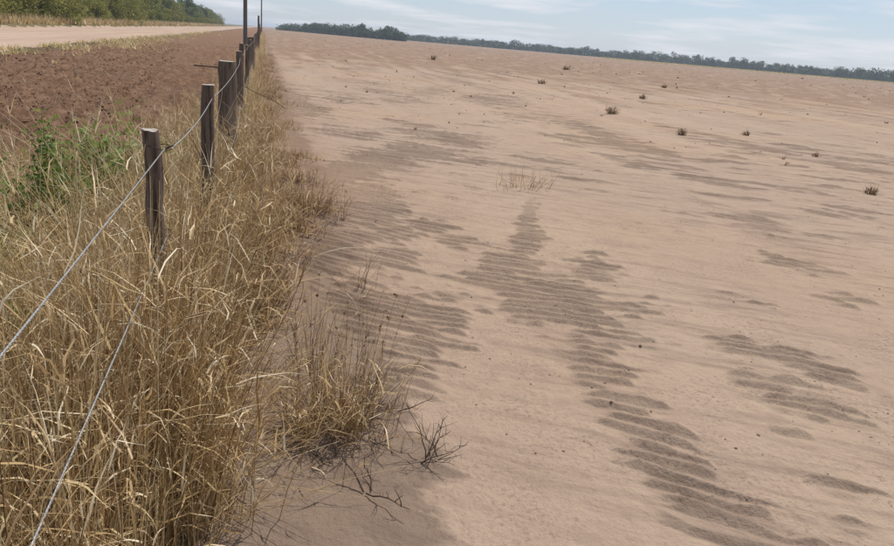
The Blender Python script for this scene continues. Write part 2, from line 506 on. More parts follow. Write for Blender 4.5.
def build_ground():
    az = np.concatenate([np.linspace(math.radians(-42), math.radians(64), 730, endpoint=False),
                         np.linspace(math.radians(64), math.radians(318), 110, endpoint=False)])
    rings = np.concatenate([np.linspace(0.003, 1.15, 26, endpoint=False),
                            np.exp(np.linspace(math.log(1.15), math.log(1.7), 60, endpoint=False)),
                            np.exp(np.linspace(math.log(1.7), math.log(8), 640, endpoint=False)),
                            np.exp(np.linspace(math.log(8), math.log(60), 400, endpoint=False)),
                            np.exp(np.linspace(math.log(60), math.log(4200), 110))])
    na, nr = len(az), len(rings)
    A, Rr = np.meshgrid(az, rings)
    x, y = (Rr * np.sin(A)).ravel(), (Rr * np.cos(A)).ravel()
    h, dark, earth = ground(x, y)
    V = np.stack([x, y, h], 1)
    ii, jj = np.meshgrid(np.arange(nr - 1), np.arange(na), indexing='ij')
    j2 = (jj + 1) % na
    Q = np.stack([ii * na + jj, ii * na + j2, (ii + 1) * na + j2, (ii + 1) * na + jj], -1).reshape(-1, 4)[:, ::-1]
    cx = (x[Q[:, 0]] + x[Q[:, 2]]) / 2
    cy = (y[Q[:, 0]] + y[Q[:, 2]]) / 2
    e1, e2, e3 = zone_edges(cx, cy)
    zone = np.where(cx > e1, 0, np.where(cx > e2, 1, np.where(cx > e3, 2, 3)))
    names = [("sand_field", M_SAND, "pale wind-rippled sand field stretching away to the right of the fence"),
             ("ploughed_soil", M_SOIL, "strip of turned reddish brown soil between fence and road"),
             ("dirt_road", M_ROAD, "pale packed dirt road beyond the ploughed strip"),
             ("roadside_ground", M_VERGE, "dry scrubby ground under the trees beyond the road")]
    for k, (nm, mt, lb) in enumerate(names):
        q = Q[zone == k]
        use = np.unique(q)
        mp = np.zeros(len(V), dtype=np.int64)
        mp[use] = np.arange(len(use))
        o = mesh_np(nm, V[use], mp[q], mt, None, {"dark_sand_far_shade": dark[use], "earth": earth[use]})
        tag(o, lb, None, None, "structure")


build_ground()


# ------------------------------------------------------------------ growing things: ribbons and stems
class Grower:
    def __init__(self, lane=False):
        self.lane = lane
        self.V, self.F, self.T, self.n = [], [], [], 0

    def _paths(self, base, az, lean, bend, length, K, wig=0.0):
        n = len(base)
        t = np.linspace(0, 1, K + 1)
        th = lean[:, None] + bend[:, None] * (t[None, 1:] - 0.5 / K)
        if wig:
            th = th + rng.normal(0, wig, th.shape)
        a = az[:, None] + (rng.normal(0, wig, th.shape) if wig else 0)
        st = (length / K)[:, None]
        d = np.stack([np.sin(th) * np.sin(a), np.sin(th) * np.cos(a), np.cos(th)], -1) * st[..., None]
        P = np.concatenate([base[:, None, :], base[:, None, :] + np.cumsum(d, 1)], 1)
        if self.lane:       # the trampled lane beside the fence stays free of grass
            bad = ((P[..., 0] > -0.22) & (P[..., 1] < 1.95) & (P[..., 2] > 0.1)).any(1)
            P[bad] = P[bad, :1] * np.array([1, 1, 0]) + np.array([0, 0, -0.6]) - np.array([0, 0, 0.02]) * np.arange(K + 1)[None, :, None]
        return P, t

    def blades(self, base, az, lean, bend, length, width, tint, K=4, wig=0.0, shape='blade'):
        n = len(base)
        if n == 0: return None
        P, t = self._paths(base, az, lean, bend, length, K, wig)
        tw = az + math.pi / 2 + rng.normal(0, 0.5, n)
        side = np.stack([np.sin(tw), np.cos(tw), rng.normal(0, 0.25, n)], -1)
        w = (0.35 + 0.65 * np.sin(np.clip(t * 1.1 + 0.25, 0, 1) * math.pi) if shape == 'blade' else np.ones_like(t))
        w = w * (1 - t ** 3 * 0.85)
        off = side[:, None, :] * (width[:, None] * w[None, :] * 0.5)[..., None]
        V = np.stack([P - off, P + off], 2).reshape(n, -1, 3)
        nv = 2 * (K + 1)
        k = np.arange(K)
        q = np.stack([2 * k, 2 * k + 1, 2 * k + 3, 2 * k + 2], -1)
        F = (q[None] + (np.arange(n) * nv)[:, None, None]).reshape(-1, 4) + self.n
        self.V.append(V.reshape(-1, 3)); self.F.append(F); self.T.append(np.repeat(tint, nv)); self.n += n * nv
        return P

    def stems(self, base, az, lean, bend, length, rad, tint, K=5, wig=0.0, sides=3, taper=0.6):
        n = len(base)
        if n == 0: return None
        P, t = self._paths(base, az, lean, bend, length, K, wig)
        return self.tubes(P, rad[:, None] * (1 - taper * t)[None, :], tint, sides)

    def tubes(self, P, R, tint, sides=3):
        """P (n,k,3) centre lines, R (n,k) radii"""
        n, k1, _ = P.shape
        d = np.gradient(P, axis=1)
        d /= np.linalg.norm(d, axis=-1, keepdims=True) + 1e-9
        ref = np.where(np.abs(d[..., 2:3]) > 0.9, np.array([1.0, 0, 0]), np.array([0, 0, 1.0]))
        a = np.cross(d, ref); a /= np.linalg.norm(a, axis=-1, keepdims=True) + 1e-9
        b = np.cross(d, a)
        ph = np.arange(sides) * 2 * math.pi / sides
        V = P[:, :, None, :] + R[:, :, None, None] * (a[:, :, None, :] * np.cos(ph)[None, None, :, None] + b[:, :, None, :] * np.sin(ph)[None, None, :, None])
        nv = k1 * sides
        i, s = np.meshgrid(np.arange(k1 - 1), np.arange(sides), indexing='ij')
        s2 = (s + 1) % sides
        q = np.stack([i * sides + s, i * sides + s2, (i + 1) * sides + s2, (i + 1) * sides + s], -1).reshape(-1, 4)
        F = (q[None] + (np.arange(n) * nv)[:, None, None]).reshape(-1, 4) + self.n
        self.V.append(V.reshape(-1, 3)); self.F.append(F); self.T.append(np.repeat(tint, nv)); self.n += n * nv
        return P

    def leaves(self, C, nrm, size, tint, aspect=1.8):
        """single leaf faces (kites folded along the middle)"""
        n = len(C)
        nrm = nrm / (np.linalg.norm(nrm, axis=-1, keepdims=True) + 1e-9)
        ref = rng.normal(size=(n, 3))
        a = np.cross(nrm, ref); a /= np.linalg.norm(a, axis=-1, keepdims=True) + 1e-9
        b = np.cross(nrm, a)
        L, Wd = (size * 0.5)[:, None], (size * 0.5 / aspect)[:, None]
        V = np.stack([C - a * L, C + b * Wd + nrm * Wd * 0.35 - a * L * 0.1, C + a * L, C - b * Wd + nrm * Wd * 0.35 - a * L * 0.1], 1)
        F = (np.array([0, 1, 2, 3])[None] + (np.arange(n) * 4)[:, None]) + self.n
        self.V.append(V.reshape(-1, 3)); self.F.append(F); self.T.append(np.repeat(tint, 4)); self.n += 4 * n

    def build(self, name, mat, parent=None, origin=None):
        V = np.concatenate(self.V)
        if origin is not None:
            V = V - np.asarray(origin)
        F = np.concatenate(self.F)
        if self.lane:
            F = F[V[F[:, 0], 2] > -0.4]
        return mesh_np(name, V, [F], mat, parent, {"tint": np.concatenate(self.T)})


def U(a, b, n): return rng.uniform(a, b, n)


def N(m_, s, n): return rng.normal(m_, s, n)


def clump_grass(g, cx, cy, n, hgt, spread, lean_az=None, lean_bias=0.0, wid=1.0, leafy=2.2, tint=(0.5, 0.22), K=5, sides=3, messy=0.34):
    """grow n culms with their dry leaves from clumps at cx, cy (arrays of one clump per culm)"""
    bx, by = cx + N(0, 1, n) * spread, cy + N(0, 1, n) * spread
    b = np.stack([bx, by, gz(bx, by) - 0.01], 1)
    az = np.arctan2(bx - cx, by - cy) + N(0, 0.7, n)
    lean = np.abs(N(0.12, messy * 0.6, n)) + lean_bias
    bend = N(0.25, messy, n)
    broken = rng.random(n) < 0.13
    lean = np.where(broken, U(0.5, 1.35, n), lean)
    bend = np.where(broken, N(0, 0.25, n), bend)
    L = hgt * U(0.55, 1.12, n)
    tn = np.clip(N(tint[0], tint[1], n), 0, 1)
    P = g.stems(b, az, lean, bend, L, U(0.0011, 0.0024, n) * wid, tn, K, 0.045, sides)
    # leaves from the nodes
    m_ = int(n * leafy)
    idx = rng.integers(0, n, m_)
    t = U(0.05, 0.97, m_) * K
    k = np.clip(t.astype(int), 0, K - 1)
    fr = (t - k)[:, None]
    lb = P[idx, k] * (1 - fr) + P[idx, k + 1] * fr
    g.blades(lb, U(0, 2 * math.pi, m_), U(0.15, 1.3, m_), U(-0.3, 1.9, m_), U(0.07, 0.30, m_) * (0.5 + 0.6 * np.minimum(hgt[idx] if np.ndim(hgt) else hgt, 1)),
             U(0.0025, 0.0085, m_) * wid, np.clip(tn[idx] + N(0.05, 0.18, m_), 0, 1), 4, 0.12)
    return P


def fence_grass():
    # tall dry grass standing along the near fence
    g = Grower(True)
    nc = 250
    cy = 0.75 + (rng.random(nc) ** 1.25) * 12.5
    cx = FENCE_X + N(-0.18, 0.42, nc)
    cx = np.clip(cx, -1.65, U(-0.36, -0.12, nc) + 0.34 * sstep(4, 9, cy))
    keep = (np.hypot(cx, cy) > 0.95)
    cx, cy = cx[keep], cy[keep]
    hh = (0.92 - 0.30 * np.abs(cx - FENCE_X + 0.05)) * U(0.75, 1.15, len(cx)) * (1 - 0.25 * sstep(3, 8, cy))
    hh = hh * np.where(cx > -0.1, 0.8, 1.0)
    ct = np.clip(N(0.50, 0.14, len(cx)), 0.15, 0.85)
    ns = (U(28, 66, len(cx)) * (1.25 - 0.55 * sstep(3, 11, cy))).astype(int)
    i = np.repeat(np.arange(len(cx)), ns)
    n = len(i)
    clump_grass(g, cx[i], cy[i], n, hh[i], 0.075, tint=(ct[i], 0.2), messy=0.26, leafy=1.9)
    nc = 46
    cy = U(1.7, 3.4, nc); cx = FENCE_X + U(-0.42, 0.20, nc)
    i = np.repeat(np.arange(nc), 34)
    clump_grass(g, cx[i], cy[i], len(i), (U(0.72, 1.05, nc) * (1 - 0.35 * (cx > -0.30)))[i], 0.05, tint=(np.clip(N(0.52, 0.15, nc), 0, 1)[i], 0.2), messy=0.22, leafy=1.7)
    nc = 20
    cy = U(2.15, 2.92, nc); cx = -0.128 * cy + U(-0.10, 0.05, nc)
    i = np.repeat(np.arange(nc), 36)
    clump_grass(g, cx[i], cy[i], len(i), U(0.80, 1.18, nc)[i], 0.05, tint=(np.clip(N(0.55, 0.15, nc), 0, 1)[i], 0.2), messy=0.2, leafy=1.7)
    o = g.build("dry_grass", M_STRAW)
    tag(o, "tall tangled straw-coloured dry grass standing along the near fence", "grass", None, "stuff")

    # matted bent grass, more olive, filling the lower left
    g = Grower(True)
    nc = 190
    cy = U(0.9, 7.5, nc)
    cx = U(-2.6, -0.55, nc)
    keep = (cx < -0.15 * cy - 0.25)
    cx, cy = cx[keep], cy[keep]
    hh = U(0.35, 0.75, len(cx))
    i = np.repeat(np.arange(len(cx)), (U(30, 62, len(cx)) * (1.15 - 0.5 * sstep(3, 7, cy))).astype(int))
    ct = np.clip(N(0.70, 0.2, len(cx)), 0, 1)
    clump_grass(g, cx[i], cy[i], len(i), hh[i], 0.11, tint=(ct[i], 0.2), leafy=2.6, messy=0.6)
    o = g.build("matted_grass", M_OLIVE)
    tag(o, "matted olive and straw grass filling the lower left beside the wires", "grass", None, "stuff")

    # pale long straws blown across the left
    g = Grower(True)
    n = 300
    bx, by = U(-2.4, -0.6, n), U(1.2, 7.5, n)
    b = np.stack([bx, by, gz(bx, by) + U(0.0, 0.35, n)], 1)
    g.stems(b, N(-1.9, 0.8, n), np.abs(N(0.65, 0.35, n)), N(0.35, 0.3, n), U(0.5, 1.05, n), U(0.0015, 0.0036, n), np.clip(N(0.88, 0.12, n), 0, 1), 5, 0.05)
    n = 130
    bx, by = np.minimum(FENCE_X + N(-0.05, 0.3, n), -0.25), U(1.9, 11, n)
    b = np.stack([bx, by, gz(bx, by) + U(0.1, 0.6, n)], 1)
    g.stems(b, U(0, 6.28, n), U(0.3, 1.5, n), N(0.2, 0.3, n), U(0.3, 0.8, n), U(0.0010, 0.0022, n), np.clip(N(0.85, 0.15, n), 0, 1), 5, 0.06)
    n = 150
    bx, by = U(-1.35, -0.45, n), U(3.0, 6.8, n)
    b = np.stack([bx, by, gz(bx, by)], 1)
    P = g.stems(b, U(0, 6.28, n), np.abs(N(0.05, 0.16, n)), N(0.2, 0.22, n), U(0.85, 1.30, n), U(0.0014, 0.0026, n), np.clip(N(0.86, 0.1, n), 0, 1), 7, 0.05)
    m_ = 330
    i = rng.integers(0, n, m_); k = rng.integers(4, 7, m_)
    g.blades(P[i, k], U(0, 6.28, m_), U(0.1, 0.9, m_), N(0.3, 0.5, m_), U(0.08, 0.24, m_), U(0.003, 0.006, m_), np.clip(N(0.86, 0.1, m_), 0, 1), 4, 0.1)
    o = g.build("loose_straw", M_STRAW)
    tag(o, "long pale loose straws leaning through the fence grass", "grass", None, "stuff")

    # lower brown grass and litter on the field side of the fence, and the far run of the fence
    g = Grower(True)
    nc = 330
    cy = 4.2 + 60 * rng.random(nc) ** 2.0
    cx = FENCE_X + np.abs(N(0.0, 0.52, nc)) * np.where(rng.random(nc) < 0.8, 1, -0.9)
    cx = np.minimum(cx, -0.08 + 0.12 * np.clip(cy - 4.2, 0, 5.5) + U(-0.2, 0.1, nc))
    hh = U(0.12, 0.40, nc) * (1 - 0.6 * np.clip(cx - FENCE_X, 0, 1.2)) * np.where(np.abs(cx - FENCE_X) < 0.3, 1.5, 1)
    i = np.repeat(np.arange(nc), np.clip((40 - 0.5 * cy), 16, 40).astype(int))
    w = np.clip(cy / 6.0, 1, 6)
    clump_grass(g, cx[i], cy[i], len(i), hh[i], 0.10, tint=(np.clip(N(0.55, 0.2, nc), 0, 1)[i], 0.2), leafy=1.3, wid=w[i][0] if False else 1.7, messy=0.5, K=4)
    o = g.build("brown_fence_grass", M_BROWN)
    tag(o, "low brown grass and litter on the field side of the fence", "grass", None, "stuff")

    g = Grower(True)
    nc = 430
    cy = 11 + 170 * rng.random(nc) ** 1.8
    cx = FENCE_X + N(-0.10, 0.26, nc)
    hh = U(0.35, 0.85, nc)
    i = np.repeat(np.arange(nc), 26)
    wd = np.clip(cy / 9.0, 1.2, 9)[i]
    n = len(i)
    bx, by = cx[i] + N(0, 0.13, n), cy[i] + N(0, 0.13, n)
    b = np.stack([bx, by, gz(bx, by)], 1)
    g.blades(b, U(0, 6.28, n), np.abs(N(0.1, 0.25, n)), N(0.3, 0.4, n), hh[i] * U(0.5, 1.1, n), 0.0045 * wd, np.clip(N(0.55, 0.2, n), 0, 1), 3, 0.08)
    o = g.build("far_fence_grass", M_STRAW)
    tag(o, "dry grass band following the fence into the distance", "grass", None, "stuff")


fence_grass()


def roadside_weeds():
    g = Grower()
    n = 11000
    by = 14 + 130 * rng.random(n) ** 1.7
    bx = -9.7 + np.abs(N(0, 1.7, n)) + 1.2 * noise(by / 5, by * 0, 101)
    keep = fbm(bx / 1.6, by / 5.0, 103, 3) > 0.02 + 0.25 * (bx + 9.7) / 4 - 0.3 * np.exp(-((by - 52) / 16) ** 2)
    bx, by = bx[keep], by[keep]
    n = len(bx)
    b = np.stack([bx, by, gz(bx, by)], 1)
    g.blades(b, U(0, 6.28, n), np.abs(N(0.3, 0.3, n)), N(0.4, 0.4, n), U(0.10, 0.34, n), U(0.02, 0.06, n), np.clip(N(0.7, 0.25, n), 0, 1), 3)
    o = g.build("roadside_weeds", M_OLIVE)
    tag(o, "pale green weeds growing along the near edge of the dirt road", "weeds", None, "stuff")
    g = Grower()
    n = 15000
    by = 55 + 380 * rng.random(n) ** 1.5
    bx = -21.2 - np.abs(N(0, 1.3, n))
    b = np.stack([bx, by, gz(bx, by)], 1)
    g.blades(b, U(0, 6.28, n), np.abs(N(0.2, 0.3, n)), N(0.4, 0.4, n), U(0.4, 1.25, n), U(0.05, 0.14, n) * np.clip(by / 110, 1, 3), np.clip(N(0.55, 0.25, n), 0, 1), 3)
    o = g.build("roadside_grass", M_STRAW)
    tag(o, "band of dry yellowish grass between the dirt road and the trees", "grass", None, "stuff")


roadside_weeds()


def clods():
    import bmesh
    bm = bmesh.new()
    bmesh.ops.create_icosphere(bm, subdivisions=1, radius=1)
    v0 = np.array([v.co[:] for v in bm.verts]); f0 = np.array([[v.index for v in f.verts] for f in bm.faces])
    bm.free()

    def scatter(x, y, s, name, mat, label):
        n = len(x)
        V = v0[None] * (s[:, None] * U(0.6, 1.25, (n, 42 if len(v0) == 42 else len(v0))))[..., None]
        V = V * np.array([1, 1, 0.7])
        V = V + np.stack([x, y, gz(x, y) + s * 0.2], 1)[:, None, :]
        F = f0[None] + (np.arange(n) * len(v0))[:, None, None]
        o = mesh_np(name, V.reshape(-1, 3), F.reshape(-1, 3), mat, None, {"earth": np.zeros(n * len(v0)), "dark_sand_far_shade": np.repeat(U(0.1, 1, n), len(v0))}, smooth=False)
        tag(o, label, "clods", None, "stuff")
    n = 16000
    y = 3.5 + 55 * rng.random(n) ** 1.7
    x = U(-9.6, -1.6, n)
    k = x < -0.08 * y - 0.9
    scatter(x[k], y[k], np.abs(N(0.0, 0.013, k.sum())) + 0.008, "soil_clods", M_CLOD, "loose reddish brown clods lying on the ploughed strip")
    n = 2600
    r = 3 + 80 * rng.random(n) ** 1.3
    a = np.radians(U(2, 60, n))
    x, y = r * np.sin(a), r * np.cos(a)
    k = x > 0.9
    s = np.abs(N(0, 0.0035, n)) + 0.002 + 0.018 * sstep(10, 30, r) * rng.random(n) ** 3
    scatter(x[k], y[k], s[k], "sand_crumbs", M_SAND, "small dark crumbs of earth strewn over the sand field")


clods()


def stubble():
    g = Grower()
    nc = 430
    r = 15 + 170 * rng.random(nc) ** 1.25
    a = np.radians(U(3, 56, nc))
    cx, cy = r * np.sin(a), r * np.cos(a)
    k = cx > 1.2
    cx, cy, r = cx[k], cy[k], r[k]
    i = np.repeat(np.arange(len(cx)), 7)
    n = len(i)
    sz = ((0.025 + 0.10 * rng.random(len(cx)) ** 5) * (0.7 + r / 90))[i]
    bx, by = cx[i] + N(0, 0.25, n) * sz, cy[i] + N(0, 0.25, n) * sz
    b = np.stack([bx, by, gz(bx, by)], 1)
    g.blades(b, U(0, 6.28, n), np.abs(N(0.3, 0.4, n)), N(0.3, 0.4, n), sz * U(0.5, 1.2, n), np.clip(r / 900, 0.008, 0.1)[i], np.clip(N(0.12, 0.15, n), 0, 1), 2)
    o = g.build("field_stubble", M_BROWN)
    tag(o, "tiny dark bits of stubble scattered all over the sand field", "stubble", None, "stuff")


stubble()

# ------------------------------------------------------------------ single plants
def tuft(name, label, x, y, n, h, spread, mat=M_BROWN, tint=(0.5, 0.2), wid=1.0, messy=0.5, group=None, leafy=1.6, mound=0.0):
    z = float(gz(x, y)[0])
    t = empty(name, (x, y, z))
    g = Grower()
    clump_grass(g, np.full(n, x), np.full(n, y), n, np.full(n, h), spread, wid=wid, tint=tint, messy=messy, leafy=leafy)
    g.build("stalks", mat, t, (x, y, z))["kind"] = "stuff"
    tag(t, label, "tuft", group)
    return t


def twigs(t, n, h, x, y, spread=0.02, lean=(0.5, 1.3), rad=0.0028, name="dead_twigs", azr=(0, 6.28), side=4):
    """forked dead twigs, in the thing's own space"""
    g = Grower()
    b = np.stack([N(0, spread, n), N(0, spread, n), np.zeros(n) + 0.0], 1)
    P = g.stems(b, U(*azr, n), U(*lean, n), N(0.15, 0.3, n), h * U(0.6, 1.1, n), rad * U(0.7, 1.2, n), U(0.1, 0.7, n), 6, 0.16, 4)
    m_ = n * side
    i = rng.integers(0, n, m_)
    k = rng.integers(2, 6, m_)
    g.stems(P[i, k], U(0, 6.28, m_), U(0.3, 1.4, m_), N(0, 0.4, m_), h * U(0.12, 0.4, m_), rad * 0.55 * U(0.7, 1.2, m_), U(0.1, 0.9, m_), 4, 0.2, 3)
    return g.build(name, M_TWIG, t)


# the large clump standing apart on the sand, with dark dead twigs round its foot
c = at(338, 432)
t = tuft("dry_grass_clump", "large dry grass clump with dark dead twigs on the sand, nearest the camera", c[0], c[1], 190, 0.40, 0.10, M_STRAW, (0.36, 0.2), 1.0, 0.42, leafy=1.5)
twigs(t, 26, 0.30, c[0], c[1], 0.11, (0.7, 1.5), 0.0026)
g = Grower()          # thin seeded stalks
n = 26
b = np.stack([N(0, 0.13, n), N(0.05, 0.16, n), np.zeros(n)], 1)
P = g.stems(b, U(0, 6.28, n), np.abs(N(0.08, 0.12, n)), N(0.2, 0.2, n), U(0.45, 0.72, n), U(0.0012, 0.0018, n), U(0.1, 0.5, n), 6, 0.05)
m_ = n * 7
i = rng.integers(0, n, m_); k = rng.integers(3, 7, m_)
g.leaves(P[i, k] + N(0, 0.006, (m_, 3)), rng.normal(size=(m_, 3)), U(0.010, 0.022, m_), U(0, 0.5, m_), 1.7)
g.build("seed_stalks", M_BROWN, t)

c = at(300, 445)
tuft("dry_grass_clump", "smaller straw clump between the fence grass and the large clump", c[0], c[1], 60, 0.34, 0.06, M_STRAW, (0.4, 0.2))
c = at(312, 380)
tuft("dry_grass_clump", "thin upright clump of stalks just behind the large clump", c[0], c[1], 46, 0.42, 0.07, M_BROWN, (0.6, 0.2), leafy=0.8, messy=0.3)
c = at(309, 213)
tuft("dry_grass_clump", "rounded dry tuft on the dark sand right of the fence posts", c[0], c[1], 150, 0.36, 0.11, M_BROWN, (0.6, 0.2), 1.3)
c = at(340, 222)
tuft("dry_grass_clump", "few thin stalks just right of the rounded dry tuft", c[0], c[1], 14, 0.30, 0.06, M_BROWN, (0.4, 0.2), 1.2)
c = at(521, 188)
tuft("dry_grass_clump", "sparse pale tuft alone on open sand in mid field", c[0], c[1], 44, 0.30, 0.18, M_BROWN, (0.75, 0.2), 1.5, 0.7)
c = at(360, 290)
tuft("dry_grass_clump", "faint thin stalks on rippled dark sand above the large clump", c[0], c[1], 12, 0.34, 0.10, M_BROWN, (0.35, 0.2), 1.0, 0.4, leafy=0.7)

c = at(424, 462)
t = empty("dead_shrub", (c[0], c[1], float(gz(c[0], c[1])[0])))
twigs(t, 9, 0.26, 0, 0, 0.04, (0.2, 1.35), 0.0030, "branches", side=5)
tag(t, "small dark dead shrub right of the large clump, at the edge of dark sand", "shrub")
c = at(366, 500)
t = empty("dead_branch", (c[0], c[1], float(gz(c[0], c[1])[0]) + 0.01))
twigs(t, 3, 0.26, 0, 0, 0.01, (1.0, 1.45), 0.0042, "branches", (-0.9, 2.4), 5)
tag(t, "dark forked dead branch lying on the sand below the large clump", "branch")
c = at(330, 470)
t = empty("dead_branch", (c[0], c[1], float(gz(c[0], c[1])[0]) + 0.01))
twigs(t, 4, 0.22, 0, 0, 0.03, (1.1, 1.5), 0.0030, "branches", (-2.5, 1.5), 4)
tag(t, "thin dark twigs lying at the foot of the large clump", "branch")

FIELD_TUFTS = [(611, 114, 0.30, 60, "largest dark tuft on the open field, right of middle"),
               (682, 135, 0.22, 46, "dark tuft on the field between the largest tuft and the right edge"),
               (870, 194, 0.15, 50, "small dark tuft on the field near the right edge"),
               (643, 99, 0.25, 36, "small dark tuft next to a pale scrap of soil, behind the largest tuft"),
               (566, 70, 0.55, 40, "dark tuft in the far middle of the field below the tree line"),
               (433, 60, 0.55, 36, "far tuft on the field in front of the dark wood"),
               (746, 136, 0.16, 30, "low faint tuft right of the middle field tufts"),
               (541, 84, 0.35, 30, "low tuft left of and behind the largest field tuft"),
               (664, 88, 0.30, 30, "low brown tuft on the upper field, above the dark tufts"),
               (802, 79, 0.40, 30, "far low tuft on the upper right of the field"),
               (816, 156, 0.12, 24, "tiny tuft between the low faint tuft and the right edge")]
for px, py, h, n, lb in FIELD_TUFTS:
    c = at(px, py)
    d = math.hypot(c[0], c[1])
    tuft("field_tuft", lb, c[0], c[1], n, h * 0.8, h * 0.24, M_BROWN, (0.15, 0.2), max(1.0, d / 7), 0.6, "tufts scattered over the field")


def weed(name, label, x, y, w, h, nl, size, tint):
    z = float(gz(x, y)[0])
    t = empty(name, (x, y, z))
    g = Grower()
    n = 26
    b = np.stack([N(0, w * 0.18, n), N(0, w * 0.18, n), np.zeros(n)], 1)
    P = g.stems(b, U(0, 6.28, n), U(0.05, 0.7, n), N(0.2, 0.25, n), h * U(0.5, 1.05, n), U(0.002, 0.004, n), U(0.1, 0.6, n), 6, 0.08, 4)
    g.build("stems", M_GREEN, t)["kind"] = "stuff"
    g = Grower()
    i = rng.integers(0, n, nl)
    tt = U(1.0, 6, nl); k = np.clip(tt.astype(int), 0, 5); fr = (tt - k)[:, None]
    C = P[i, k] * (1 - fr) + P[i, k + 1] * fr + N(0, w * 0.07, (nl, 3))
    C[:, 2] = np.maximum(C[:, 2], 0.02)
    nr = rng.normal(size=(nl, 3)); nr[:, 2] = np.abs(nr[:, 2]) + 0.6
    g.leaves(C, nr, U(0.6, 1.3, nl) * size, np.clip(N(tint, 0.25, nl), 0, 1), 2.3)
    g.build("leaves", M_GREEN, t)
    tag(t, label, "weed", "green weeds left of the fence")


for px, py, w, h, nl, sz, tn, lb in [(108, 214, 0.85, 0.85, 1300, 0.075, 0.75, "bright green leafy weed behind the nearest post, left of it"),
                                     (50, 250, 0.60, 0.95, 900, 0.075, 0.35, "taller dark green weed near the left edge"),
                                     (30, 400, 0.40, 0.40, 260, 0.050, 0.45, "small green weed in the matted grass at the left edge"),
                                     (16, 288, 0.4, 0.36, 220, 0.05, 0.5, "low green weed at the left edge below the taller one")]:
    c = at(px, py)
    weed("green_weed", lb, c[0], c[1], w, h, nl, sz, tn)


# ------------------------------------------------------------------ fence
def post_mesh(name, w, d, h, seed, parent, x, y, z0, lean=(0, 0), rot=0.0, round_=False, topmat=True):
    """hewn post: uneven section, slightly wandering sides and worn top, with its own cut end"""
    rr = np.random.default_rng(seed)
    S, K = 14, 16
    ph = np.arange(S) * 2 * math.pi / S
    e = 0.9 if round_ else 0.55
    cx_ = np.sign(np.cos(ph)) * np.abs(np.cos(ph)) ** e
    cy_ = np.sign(np.sin(ph)) * np.abs(np.sin(ph)) ** e
    out = 1 + rr.normal(0, 0.05, S)
    wob = np.cumsum(rr.normal(0, 0.006, (K + 1, 2)), 0)
    V = []
    for k in range(K + 1):
        z = -0.25 + (h + 0.25) * k / K
        sc = (1 + rr.normal(0, 0.012)) * (0.93 if k == K else 1.0) * (1.04 - 0.06 * k / K)
        for s in range(S):
            top = rr.normal(0, 0.002) if k == K else 0
            V.append((cx_[s] * w / 2 * sc * out[s] + wob[k, 0] * 0.8 + lean[0] * max(z, 0), cy_[s] * d / 2 * sc * out[s] + wob[k, 1] * 0.8 + lean[1] * max(z, 0), z + top))
    V = np.array(V)
    ca, sa = math.cos(rot), math.sin(rot)
    V[:, :2] = V[:, :2] @ np.array([[ca, sa], [-sa, ca]])
    i, s = np.meshgrid(np.arange(K), np.arange(S), indexing='ij')
    s2 = (s + 1) % S
    F = np.stack([i * S + s, i * S + s2, (i + 1) * S + s2, (i + 1) * S + s], -1).reshape(-1, 4)
    o = mesh_np(name, V, F, M_WOOD, parent)
    o.location = (x, y, z0)
    tv = V[K * S:]
    cen = tv.mean(0) + np.array([0, 0, 0.004])
    TV_ = np.concatenate([tv, [cen]])
    TF = np.array([[q, (q + 1) % S, S] for q in range(S)])
    mesh_np("cut_end", TV_, TF, M_CUT, o, smooth=False)
    return o


fence = empty("wire_fence", (FENCE_X, 3.0, 0))
tag(fence, "old fence of dark weathered wooden posts and slack wires running to the horizon", "fence")
POSTS = [(-0.15, .075, .08, 1.34, 0), (3.0, .066, .075, 1.345, 0.00), (5.45, .088, .085, 1.34, .00), (9.05, .205, .19, 1.34, .0), (12.2, .10, .10, 1.36, .0), (15.6, .10, .10, 1.40, .0),
         (19.0, .09, .10, 1.30, .01), (22.6, .09, .10, 1.36, .0), (27.8, .23, .22, 1.36, 0)]
yy = 31.5
while yy < 170:
    POSTS.append((yy, .10, .10, 1.25 + 0.2 * random.random(), random.uniform(-.02, .02)))
    yy += 3.7 + random.random() * 0.6
for k, (y, w, d, h, ln) in enumerate(POSTS):
    dx_ = random.uniform(-.012, .012) if k > 3 else 0
    big = w > 0.15
    o = post_mesh("post", w, d, h, 100 + k, fence, dx_, y - 3.0, 0.0, (ln, random.uniform(-.01, .02)), random.uniform(-.2, .2) if k > 2 else 0.1, round_=(k % 2 == 1))
    if big:
        o["label"] = "thick square strainer post"
o = post_mesh("post", .11, .11, 2.35, 990, fence, 0.12, 49.0 - 3.0, 0.0, (-.015, 0), 0.2, True)
o["label"] = "thin dark post standing taller than the rest"
o = post_mesh("post", .12, .12, 1.9, 991, fence, 0.10, 62.0 - 3.0, 0.0, (.02, 0), 0.2, True)


